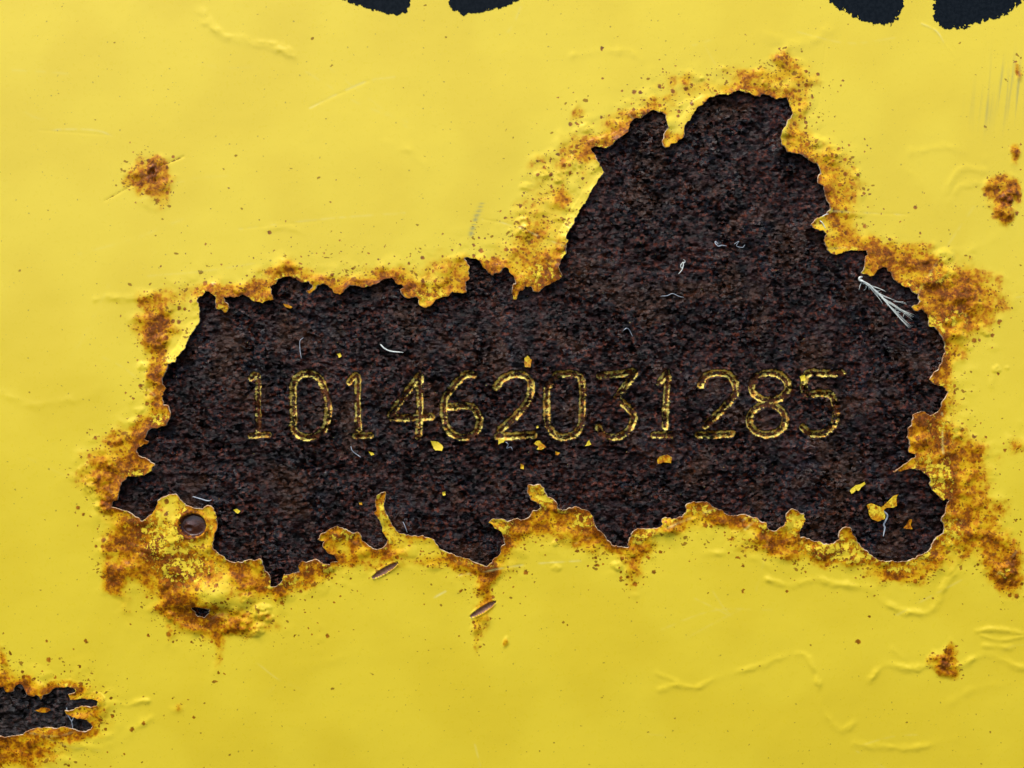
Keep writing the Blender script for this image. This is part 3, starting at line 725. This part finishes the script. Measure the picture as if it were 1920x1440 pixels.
pale = np.zeros_like(X)
sr = random.Random(77)
lines = [([(580,202),(630,176),(690,150),(740,143)], .5), ([(70,243),(130,240),(180,243),(207,253)], .45), ([(450,430),(600,412),(760,400)], .3), ([(905,412),(960,424),(1075,470)], .5), ([(860,1078),(985,1058),(1100,1050)], .55), ([(1245,990),(1340,952)], .5), ([(1735,38),(1762,52),(1782,82)], .7), ([(1500,395),(1600,398),(1700,402)], .4), ([(1395,992),(1415,974)], .5), ([(1380,985),(1400,968)], .5), ([(1765,775),(1767,850)], .55), ([(810,1122),(836,1108)], .8), ([(900,1440),(890,1400)], .3)]
for k in range(46):
    x0 = sr.uniform(0, 1920); y0 = sr.uniform(0, 1440); an = sr.gauss(-.15, .5); L_ = sr.uniform(30, 230); cv = sr.uniform(-.1, .1)
    lines.append(([(x0, y0), (x0 + L_ * .5 * math.cos(an), y0 + L_ * .5 * math.sin(an) + cv * L_), (x0 + L_ * math.cos(an), y0 + L_ * math.sin(an))], sr.uniform(.08, .26)))
brkn = np.clip(.55 + fbm(X, Y, 24, 2, 71) * 1.6, 0, 1)
for pts, al in lines:
    D = dist_splat(xs, ys, [smooth_path(pts, 14)], False, 6)
    pale = np.maximum(pale, al * brkn * np.exp(-(D / 1.5) ** 2) * (D < 5.9))

G.attr = {'halo': halo.astype(F), 'pale': pale.astype(F), 'rust': rust.astype(F), 'fleck': fleck.astype(F), 'speck': speck.astype(F), 'smear': np.clip(smear, 0, .8).astype(F)}
H = H.astype(F)
G.finish(H, sdf, label)

plate = props(empty('steel_plate', tuple(P3(960, 2100, 0))), 'yellow painted steel plate with rust patch and stamped number 101462031285', 'steel plate')
PL = np.array(plate.location)
def under(o):           # parts are modelled in world space: keep that under the plate's origin
    o.matrix_parent_inverse = plate.matrix_basis.inverted()
    return o
bpy.context.view_layer.update()

paint = under(G.build('paint_coat', 0, M_PAINT, plate)); paint['label'] = 'chipped glossy yellow paint with orange rust stains'
for k in range(2):
    under(G.build('gouge', 1 + k, M_GOUGE, plate))['label'] = ['short brown gouge just under the bare patch', 'short brown gouge below the long rust run'][k]
rv = under(G.build('rivet', 3, M_RIVET, plate)); rv['label'] = 'dark brown round rivet head showing through the flap'
for k in range(4):
    o = under(G.build('rust_scab', 4 + k, M_PAINT, plate))

# broken rim of the paint film
E = G.edge_xyh
nb_ = G.nbase
gy_, gx_ = np.gradient(sdf, ys, xs)
gX = bilin(xs, ys, gx_, E[:, 0], E[:, 1]); gY = bilin(xs, ys, gy_, E[:, 0], E[:, 1])
ln = np.hypot(gX, gY) + 1e-6; gX /= -ln; gY /= -ln                # pointing into the hole
cw = np.clip(.75 + 1.1 * fbm(E[:, 0], E[:, 1], 34, 2, 401), .2, 1.9)
ex, ey, eh = E[:, 0], E[:, 1], E[:, 2]
ins_ = np.where(bilin(xs, ys, sdf, ex - gX * 14, ey - gY * 14) > 8, 14.0, np.where(bilin(xs, ys, sdf, ex - gX * 4, ey - gY * 4) > 2.5, 3.0, .6))
inn = bilin(xs, ys, H, ex - gX * ins_, ey - gY * ins_)
rings = [P3(ex, ey, eh), P3(ex + gX * cw, ey + gY * cw, eh - .9), P3(ex + gX * cw * .8, ey + gY * cw * .8, eh - 2.4), P3(ex - gX * ins_, ey - gY * ins_, np.minimum(inn, eh) - 2.6)]
m = len(E); a = G.rim[:, 0] - nb_; b = G.rim[:, 1] - nb_
Qr = np.concatenate([np.stack([a + k * m, a + (k + 1) * m, b + (k + 1) * m, b + k * m], -1) for k in range(3)])
rim = mesh_obj('paint_edge', np.concatenate(rings), (Qr, []), M_RIM, paint)
rim.data.update()

# ------------------------------------------------------------------ stencil lettering (only the feet of the characters are in view)
STEN = [
 [(768,-60),(768,6),(762,20),(742,25),(715,20),(690,13),(655,2),(620,-16),(585,-46),(560,-90),(548,-150),(546,-420),(640,-420),(640,-170),(660,-120),(700,-88),(740,-76),(768,-72)],
 [(840,-72),(880,-80),(920,-104),(945,-140),(952,-190),(952,-420),(1046,-420),(1044,-150),(1030,-85),(1000,-30),(970,-2),(940,12),(905,18),(868,25),(848,16),(840,4),(838,-30)],
 [(1700,-60),(1701,8),(1694,22),(1685,38),(1668,42),(1640,40),(1610,28),(1580,12),(1556,-6),(1520,-46),(1494,-96),(1482,-160),(1480,-420),(1572,-420),(1574,-170),(1592,-110),(1632,-76),(1670,-62),(1700,-58)],
 [(1760,-58),(1800,-62),(1840,-80),(1868,-116),(1880,-170),(1882,-420),(1976,-420),(1974,-150),(1960,-80),(1930,-8),(1905,14),(1880,28),(1850,36),(1815,47),(1785,48),(1765,40),(1758,20),(1757,-20)],
]
for k, poly in enumerate(STEN):
    x0, x1 = min(p[0] for p in poly) - 40, max(p[0] for p in poly) + 40
    gs = Grid(np.arange(x0, x1, 1.5), np.concatenate([np.arange(-460, -60, 8.0), np.arange(-60, 82, 1.5)]))
    pj = jitter(poly, seed=40 + k, amt=.05, minlen=5)
    dd = dist_splat(gs.xs, gs.ys, [pj], True, 30.0); si = inside_mask(gs.xs, gs.ys, [pj])
    f = np.where(si, dd, -dd)
    nz = fbm(gs.Xf, gs.Yf, 7, 3, 500 + k, .7)
    f2 = np.where(f > -16, f + nz * np.clip((3.0 if k < 2 else 6.5) + f * .12, 2, 9) - .8 - np.where(f < 0, .22 * np.abs(f), 0), -5)
    hh = bilin(xs, ys, H, gs.X, gs.Y) + .5
    gs.finish(hh, f2, np.zeros((len(gs.ys) - 1, len(gs.xs) - 1), int))
    o = gs.build('stencil_mark', 0, M_BLACK, paint)
    o['label'] = 'black sprayed stencil foot with speckled edge'

# ------------------------------------------------------------------ bare rusted steel with the stamped digits
def steel_heights(gx_, gy_):
    Xs, Ys = gx_, gy_
    wxx = fbm(Xs, Ys, 40, 2, 601) * 14; wyy = fbm(Xs, Ys, 40, 2, 602) * 10
    h = fbm(Xs, Ys, 170, 2, 611) * 1.8; rgh = np.clip(.75 + fbm(Xs, Ys, 110, 2, 609) * .9, .3, 1.3)
    ter = fbm(Xs + wxx, Ys + wyy, 90, 3, 612, .55, 1.6)
    h += 1.1 * sstep(-.02, .03, ter) + .9 * sstep(.24, .28, ter)
    h += fbm(Xs, Ys, 19, 2, 613, .6, 1.4) * 3.0 * rgh
    r1 = 1 - np.abs(fbm(Xs + wxx * .3, Ys + wyy * .3, 12, 2, 614, .6, 1.7))
    h += (r1 - .7) * .8
    h += fbm(Xs, Ys, 8.5, 2, 615, .5, 1.6) * 1.9 * rgh
    pit = fbm(Xs, Ys, 26, 2, 616)
    h -= 3.0 * sstep(.34, .6, pit)
    return h

def build_steel(bbox, step, mat, holes_near, digits, name):
    gs = Grid(np.arange(bbox[0], bbox[2], step), np.arange(bbox[1], bbox[3], step))
    Xs, Ys = gs.Xf, gs.Yf
    si = inside_mask(gs.xs, gs.ys, holes_near)
    dd = dist_splat(gs.xs, gs.ys, holes_near, True, 30.0)
    keep_ = np.where(si, 5.0, 27.0 - dd)
    h = -5.2 + steel_heights(Xs, Ys)
    lab = np.zeros((len(gs.ys) - 1, len(gs.xs) - 1), int)
    rem = np.zeros_like(Xs); crust = np.zeros_like(Xs)
    best = np.full_like(Xs, 99.0)
    if digits:
        wob = fbm(Xs, Ys, 9, 2, 640) * 1.3
        patch = np.clip(.96 + fbm(Xs, Ys, 26, 2, 641) * 1.0, .1, 1.3)
        for k, (ch, strokes) in enumerate(DIGITS):
            paths = [smooth_path(s_, 8 * len(s_)) if ch != '4' and len(s_) > 3 else np.array(s_, float) for s_ in strokes]
            D = dist_splat(gs.xs, gs.ys, paths, False, 24.0)
            D = np.where(D < 23.9, D / {0: .74, 2: .80, 8: .85}.get(k, .90), 24.0).astype(F)
            best = np.minimum(best, D)
            Dc = .25 * (D[:-1, :-1] + D[1:, :-1] + D[1:, 1:] + D[:-1, 1:])
            lab[(Dc < 10.5) & (Dc <= .25 * (best[:-1, :-1] + best[1:, :-1] + best[1:, 1:] + best[:-1, 1:]) + .01)] = 1 + k
            Dw = D + wob
            weak = {0: .70, 2: .85}.get(k, 1.0)
            rem = np.maximum(rem, patch * weak * (.96 * np.exp(-((Dw - 5.4) / 2.3) ** 2) + .30 * np.exp(-(Dw / 3.0) ** 2)) * (D < 11))
            crust = np.maximum(crust, 1.0 * np.exp(-(Dw / 5.5) ** 4) * (D < 14))
        Dw = best + wob * .7
        groove = sstep(8.2, 3.6, Dw)
        h = h * (1 - .45 * groove) + groove * (-.45 * 5.2) - 5.0 * groove + 2.2 * np.exp(-((Dw - 9.8) / 2.0) ** 2)
        # right-hand rivet, rusted over
        q = np.sqrt(((Xs - 1685) / 1.0) ** 2 + ((Ys - 962) / .95) ** 2) + fbm(Xs, Ys, 14, 2, 650) * 3
        h += 4.0 * np.exp(-((q - 20) / 4.0) ** 2) - 6.0 * sstep(17, 11, q) + 4.5 * np.exp(-(((Xs - 1685) / 9) ** 2 + ((Ys - 972) / 6) ** 2))
        h += 1.4 * np.exp(-((q - 60) / 10.0) ** 2) * (Xs > 1600)
        # lifted scale ledge below the third 1
        D = dist_splat(gs.xs, gs.ys, [smooth_path([(1120,838),(1165,838),(1195,846),(1212,857),(1236,867),(1256,866)], 24)], False, 26.0) + wob
        h += np.where(Ys < 838 + .28 * np.clip(Xs - 1150, 0, 100), 2.6 * sstep(25, 0, D), 0)
        Xm = .5 * (gs.xs[:-1] + gs.xs[1:])[None]; Ym = .5 * (gs.ys[:-1] + gs.ys[1:])[:, None]
        lab[np.hypot(Xm - 1685, Ym - 962) < 25] = 20
    h = np.clip(h, -20.0, np.where(si & (dd > 6), 3.0, -3.9 + .0 * dd))
    gs.attr = {'remnant': rem.astype(F), 'crust': crust.astype(F)}
    # parts under the paint can be simple: only keep a margin around the opening
    cellkeep = keep_ > 0
    gs.finish(h.astype(F), np.where(cellkeep, 1.0, -1.0).astype(F), lab)
    gs.H = h
    o = under(gs.build(name, 0, mat, plate)); o['label'] = 'bare pitted steel rusted dark brown'
    if digits:
        names = {'0': 'zero', '1': 'one', '2': 'two', '3': 'three', '4': 'four', '5': 'five', '6': 'six', '8': 'eight'}
        for k, (ch, _) in enumerate(DIGITS):
            q = under(gs.build('stamped_digit', 1 + k, mat, plate)); q['label'] = 'stamped digit ' + ch + ' with yellow paint left in its groove'
        q = under(gs.build('rivet', 20, mat, plate)); q['label'] = 'rust-covered rivet head in the bare patch'
    return gs

GS = build_steel((186, 146, 1804, 1186), 1.6, M_STEEL, [holes[0], holes[2]], True, 'bare_steel')
GP = build_steel((-150, 1256, 204, 1416), 1.6, M_STEELG, [holes[1]], False, 'bare_steel')
# solid body of the plate behind
hx0, hx1, hz0, hz1 = xs[0], xs[-1], ys[0], ys[-1]
bv = []
for h in (-150.0, -240.0):
    for (px, py) in ((hx0, hz0), (hx0, hz1), (hx1, hz1), (hx1, hz0)):
        bv.append(((px - 960) * S, -h * S, (720 - py) * S))
under(mesh_obj('plate_body', np.array(bv), ([[0, 1, 2, 3], [7, 6, 5, 4], [0, 4, 5, 1], [1, 5, 6, 2], [2, 6, 7, 3], [3, 7, 4, 0]], []), M_BACK, plate, smooth=False))

def steel_h(px, py):
    g = GP if np.mean(py) > 1250 else GS
    return bilin(g.xs, g.ys, g.H, np.asarray(px, float), np.asarray(py, float))

# ------------------------------------------------------------------ loose paint flakes
def flake(poly, label, rust_v=.2, fleck_v=.6, tilt=(0, 0), curl=.9, lift_=2.2, name='paint_flake', mat=None):
    p = jitter(poly, seed=int(poly[0][0] * 7 + poly[0][1]), amt=.06, minlen=5)
    c = p.mean(0); n = len(p)
    R = np.abs(p - c).max()
    base = float(np.max(steel_h(p[:, 0], p[:, 1])))
    base = max(base, float(steel_h(c[0], c[1]))) + lift_ * .25
    V, fr = [], []
    for lay, sc in ((0, 1.0), (0, .55), (0, 0.0)):
        q = c + (p - c) * sc
        if sc == 0: q = q[:1]
        r = np.hypot(*(q - c).T) / R
        z = base + 1.6 + curl * r ** 2 + tilt[0] * (q[:, 0] - c[0]) + tilt[1] * (q[:, 1] - c[1]) + .15 * np.sin(q[:, 0] * .9 + q[:, 1] * .6)
        V.append(P3(q[:, 0], q[:, 1], z))
    top = np.concatenate(V)
    back = top.copy(); back[:, 1] += 1.4 * S
    # push the top rim in a little so the broken edge shows
    cc = P3(c[0], c[1], 0)
    nt = len(top)
    k = np.arange(n); k2 = (k + 1) % n
    area = .5 * np.sum(p[:, 0] * p[k2, 1] - p[k2, 0] * p[:, 1])
    if area > 0: k, k2 = k2, k          # image y is down: make faces look at the camera
    quads = np.concatenate([np.stack([k, k2, n + k2, n + k], -1), np.stack([nt + k2, nt + k, nt + n + k, nt + n + k2], -1), np.stack([k2, k, nt + k, nt + k2], -1)])
    tris = [[n + x, n + y, 2 * n] for x, y in zip(k, k2)] + [[nt + n + y, nt + n + x, nt + 2 * n] for x, y in zip(k, k2)]
    vv = np.concatenate([top, back])
    nv = len(vv)
    o = mesh_obj(name, vv, (quads, tris), mat or M_PAINT, None, smooth=False, loc=tuple(P3(c[0], c[1], base)),
                 attrs={'halo': np.full(nv, rust_v * .5), 'pale': np.zeros(nv), 'rust': np.full(nv, rust_v), 'fleck': np.full(nv, fleck_v), 'speck': np.zeros(nv), 'smear': np.zeros(nv)})
    return props(o, label, 'paint flake', 'loose paint flakes')

flake([(983,672),(989,667),(997,675),(994,689),(984,688)], 'small amber paint flake just above the first stamped 2', .34, .5, (.02, .03))
flake([(808,826),(822,828),(832,838),(829,845),(817,844)], 'pale yellow paint flake below the gap between stamped 4 and 6', .12, .9, (.0, .05), 2.5)
flake([(692,846),(699,848),(703,852),(697,854)], 'tiny yellow flake below the second stamped 1', .05, .3)
flake([(934,822),(948,824),(944,829),(934,833)], 'small yellow flake under the foot of the first stamped 2', .12, .4)
flake([(1001,831),(1012,826),(1020,834),(1024,838),(1014,843),(1006,842),(1009,836)], 'amber flake with rusty middle below the second stamped 0', .42, .5, (0, .04))
flake([(1104,824),(1108,833),(1096,836)], 'bright yellow triangular flake below the stamped 3', .0, .0)
flake([(1041,846),(1050,849),(1046,853),(1041,852)], 'tiny orange flake right below the flake with rusty middle', .42, .0)
flake([(976,869),(982,872),(982,879),(976,878)], 'tiny orange flake low on the bare steel, left of centre', .42, .2)
flake([(1231,862),(1236,855),(1250,852),(1259,857),(1257,868),(1244,866),(1232,869)], 'largest orange-brown flake, below the third stamped 1', .62, .3, (0, .06))
flake([(1592,920),(1603,910),(1619,903),(1621,907),(1612,916),(1608,920),(1604,918),(1594,925)], 'slender yellow flake lying diagonally above the bottom right rivet', .12, .2, (.0, .05), 2)
flake([(1623,947),(1632,943),(1641,947),(1647,953),(1658,945),(1668,936),(1673,930),(1683,926),(1679,935),(1680,948),(1674,951),(1668,946),(1660,952),(1652,958),(1658,966),(1657,972),(1644,977),(1632,972),(1627,962)], 'large winged yellow and brown flake beside the bottom right rivet', .62, .60, (.0, .03), .3)
flake([(1694,990),(1700,985),(1705,975),(1710,974),(1708,984),(1712,992),(1700,992)], 'curled brown flake right of the bottom right rivet', .72, .1)
flake([(438,956),(444,954),(451,958),(446,963)], 'small yellow flake to the right of the bottom left flap', .15, .3)
flake([(633,664),(639,662),(642,668),(637,671)], 'tiny yellow flake above and left of the second stamped 1', .1, .3)
flake([(57,1337),(68,1333),(80,1333),(87,1337),(80,1341),(66,1341)], 'rust-red flake with pale rim in the bottom left bare patch', .8, .0)
flake([(674,942),(679,941),(680,946),(675,946)], 'tiny amber flake just left of the thin paint spike', .4, .2)
flake([(830,922),(836,921),(836,927),(831,928)], 'tiny yellow flake right of the thin paint spike', .2, .3)
flake([(1005,800),(1008,797),(1010,801),(1006,803)], 'tiny speck of yellow paint between first stamped 2 and second 0', .1, .2)
flake([(1498,706),(1507,703),(1509,713),(1500,715)], 'yellow paint chip stuck to the upper left corner of the stamped 5', .05, .2)
flake([(533,570),(543,572),(551,577),(546,579),(536,575)], 'thin rusty orange sliver near the top left edge of the bare steel', .7, .2)

# ------------------------------------------------------------------ threads and lint
def fibre(name, ctrl, rad, mat, label, cat='fibre', h0=1.2, wav=.8, extra=()):
    parts = [ctrl] + list(extra)
    VV, QQ, CC, off = [], [], [], 0
    for c in parts:
        p = smooth_path(c, 30)
        h = steel_h(p[:, 0], p[:, 1])
        h = np.convolve(np.pad(h, 4, mode='edge'), np.ones(9) / 9, 'valid') + h0 + wav * np.sin(np.linspace(0, 7, len(p)))
        r = rad * np.interp(np.linspace(0, 1, len(p)), [0, .12, .8, 1], [.6, 1, .9, .35])
        v, q, cp = tube(P3(p[:, 0], p[:, 1], h), r * S)
        VV.append(v); QQ.append(q + off); CC += [[x + off for x in f] for f in cp]; off += len(v)
    V = np.concatenate(VV)
    return props(mesh_obj(name, V, (np.concatenate(QQ), CC), mat, loc=tuple(V.mean(0))), label, cat, 'lint on the steel' if cat == 'lint' else None)

L = 'lint'
fibre('lint_fibre', [(1272,514),(1279,505),(1281,492),(1276,498),(1279,503),(1284,490),(1280,487)], .95, M_THREAD, 'white looped fibre near the middle of the upper bare steel', L)
fibre('lint_fibre', [(1340,456),(1346,462),(1354,460),(1363,461)], 1.1, M_LINT, 'pale knotted fibre to the right of the white loop', L, extra=[[(1340,456),(1342,453),(1347,458)]])
fibre('lint_fibre', [(1376,458),(1385,453),(1381,461),(1392,464),(1396,459)], .7, M_LINT, 'thin curled fibre right of the knotted one', L)
fibre('lint_fibre', [(714,646),(722,654),(734,659),(757,661)], 1.5, M_THREAD, 'short thick bluish-white fibre above the stamped 4', L)
fibre('lint_fibre', [(569,633),(563,640),(563,655),(567,673)], .7, M_LINT, 'fine upright hair above the first stamped 0', L)
fibre('lint_fibre', [(659,836),(662,845),(670,852),(678,857)], .8, M_LINT, 'fine grey hair below the second stamped 1', L)
fibre('lint_fibre', [(1657,958),(1664,968),(1658,984),(1660,990),(1656,1006)], 1.9, M_LINT, 'grey lint strand hanging below the large winged flake', L)
fibre('lint_fibre', [(362,931),(376,935),(390,939),(398,937)], 1.2, M_LINT, 'pale fibre just above the bottom left flap', L)
fibre('lint_fibre', [(1168,620),(1174,616),(1180,619),(1186,631)], .9, M_LINT, 'small hooked fibre above the stamped 3', L)
fibre('lint_fibre', [(948,828),(953,833),(950,840),(958,838),(961,844)], .8, M_LINT, 'grey twig-like fibre under the first stamped 2', L)
fibre('lint_fibre', [(1238,556),(1250,555),(1260,551),(1272,556),(1282,558)], .7, M_LINT, 'fine wavy hair below the white looped fibre', L)
fibre('lint_fibre', [(756,978),(760,986),(764,998)], .7, M_LINT, 'short grey hair right of the thin paint spike', L)
fibre('lint_fibre', [(118,1332),(120,1346),(126,1358),(129,1374)], .9, M_LINT, 'forked grey hair at the tip of the bottom left patch', L, extra=[[(127,1360),(131,1350),(131,1342)]], h0=2.5)
fibre('lint_fibre', [(1518,424),(1530,414),(1545,404),(1552,402)], 1.0, M_THREAD, 'pale straight fibre at the right upper paint edge', L, h0=8.5, wav=.2, extra=[[(1533,412),(1540,419),(1546,429)]])

th = props(empty('frayed_thread', tuple(P3(1614, 522, 4))), 'frayed white cotton thread on the bare steel near the right edge', 'thread')
bpy.context.view_layer.update()
def th_part(name, c, rad, h0, taper=.35, n=30):
    p = smooth_path(c, n)
    h = steel_h(p[:, 0], p[:, 1]); h = np.convolve(np.pad(h, 5, mode='edge'), np.ones(11) / 11, 'valid') + h0
    r = rad * np.interp(np.linspace(0, 1, len(p)), [0, .1, .6, 1], [.7, 1, .85, taper])
    v, q, cp = tube(P3(p[:, 0], p[:, 1], h), r * S, 7)
    o = mesh_obj(name, v, (q, cp), M_THREAD, th)
    o.matrix_parent_inverse = th.matrix_basis.inverted()
    return o
th_part('twisted_end', [(1617,519),(1611,521),(1612,526),(1620,529),(1630,535),(1640,545),(1648,553)], 1.9, 3.0, .5)
rr_ = random.Random(5)
spine = smooth_path([(1613,523),(1622,531),(1634,540),(1648,552),(1660,564),(1670,574)], 40)
ends = [((1709,594), 8, 2.6, 1.0), ((1705,612), 6, 1.6, 1.0), ((1700,568), 2, 1.5, .80), ((1662,547), 2, 1.5, .45), ((1655,567), 3, 1.6, .62), ((1690,582), 2, 1.5, .9)]
for (tx, ty), cnt_, spread, leave in ends:
    for k in range(cnt_):
        ex_, ey_ = tx + rr_.gauss(0, spread), ty + rr_.gauss(0, spread)
        ib = int(rr_.uniform(0, .25) * 40); il = int((leave - rr_.uniform(.05, .3)) * (len(spine) - 1))
        il = max(ib + 3, min(il, len(spine) - 1))
        w_ = rr_.uniform(-1.8, 1.8)
        pts = [(spine[q][0] + w_ * .7 * math.sin(q * .3 + k), spine[q][1] - w_ * .7 * math.sin(q * .3 + k)) for q in np.linspace(ib, il, 4).astype(int)]
        x_l, y_l = pts[-1]
        bend = rr_.uniform(-2.2, 2.2)
        for t in (.33, .66):
            pts.append((x_l + (ex_ - x_l) * t - .6 * bend * math.sin(3.1 * t) + rr_.uniform(-.7, .7), y_l + (ey_ - y_l) * t + .75 * bend * math.sin(3.1 * t) + rr_.uniform(-.7, .7)))
        pts.append((ex_, ey_))
        th_part('strand', pts, rr_.uniform(.38, .72), 2.0 + rr_.uniform(-.4, 1.8))
for k in range(26):
    q = spine[rr_.randrange(4, len(spine))] if k < 16 else np.array([rr_.uniform(1676, 1702), 0.0])
    if k >= 16: q[1] = 576 + (q[0] - 1670) * rr_.choice([.5, .95]) + rr_.uniform(-1, 1)
    an = rr_.choice([-1, 1]) * rr_.uniform(.4, 1.3) + .75; ln_ = rr_.uniform(4, 10)
    th_part('strand', [(q[0], q[1]), (q[0] + ln_ * .5 * math.cos(an) + rr_.uniform(-1, 1), q[1] + ln_ * .5 * math.sin(an) + rr_.uniform(-1, 1)), (q[0] + ln_ * math.cos(an), q[1] + ln_ * math.sin(an))], rr_.uniform(.25, .42), 2.4 + rr_.uniform(-.2, 1.2), n=8)
for c in ([(1616,528),(1613,535),(1610,544)], [(1626,536),(1624,542),(1621,544)], [(1676,565),(1685,566),(1694,566),(1700,568)]):
    th_part('strand', c, .55, 2.2)
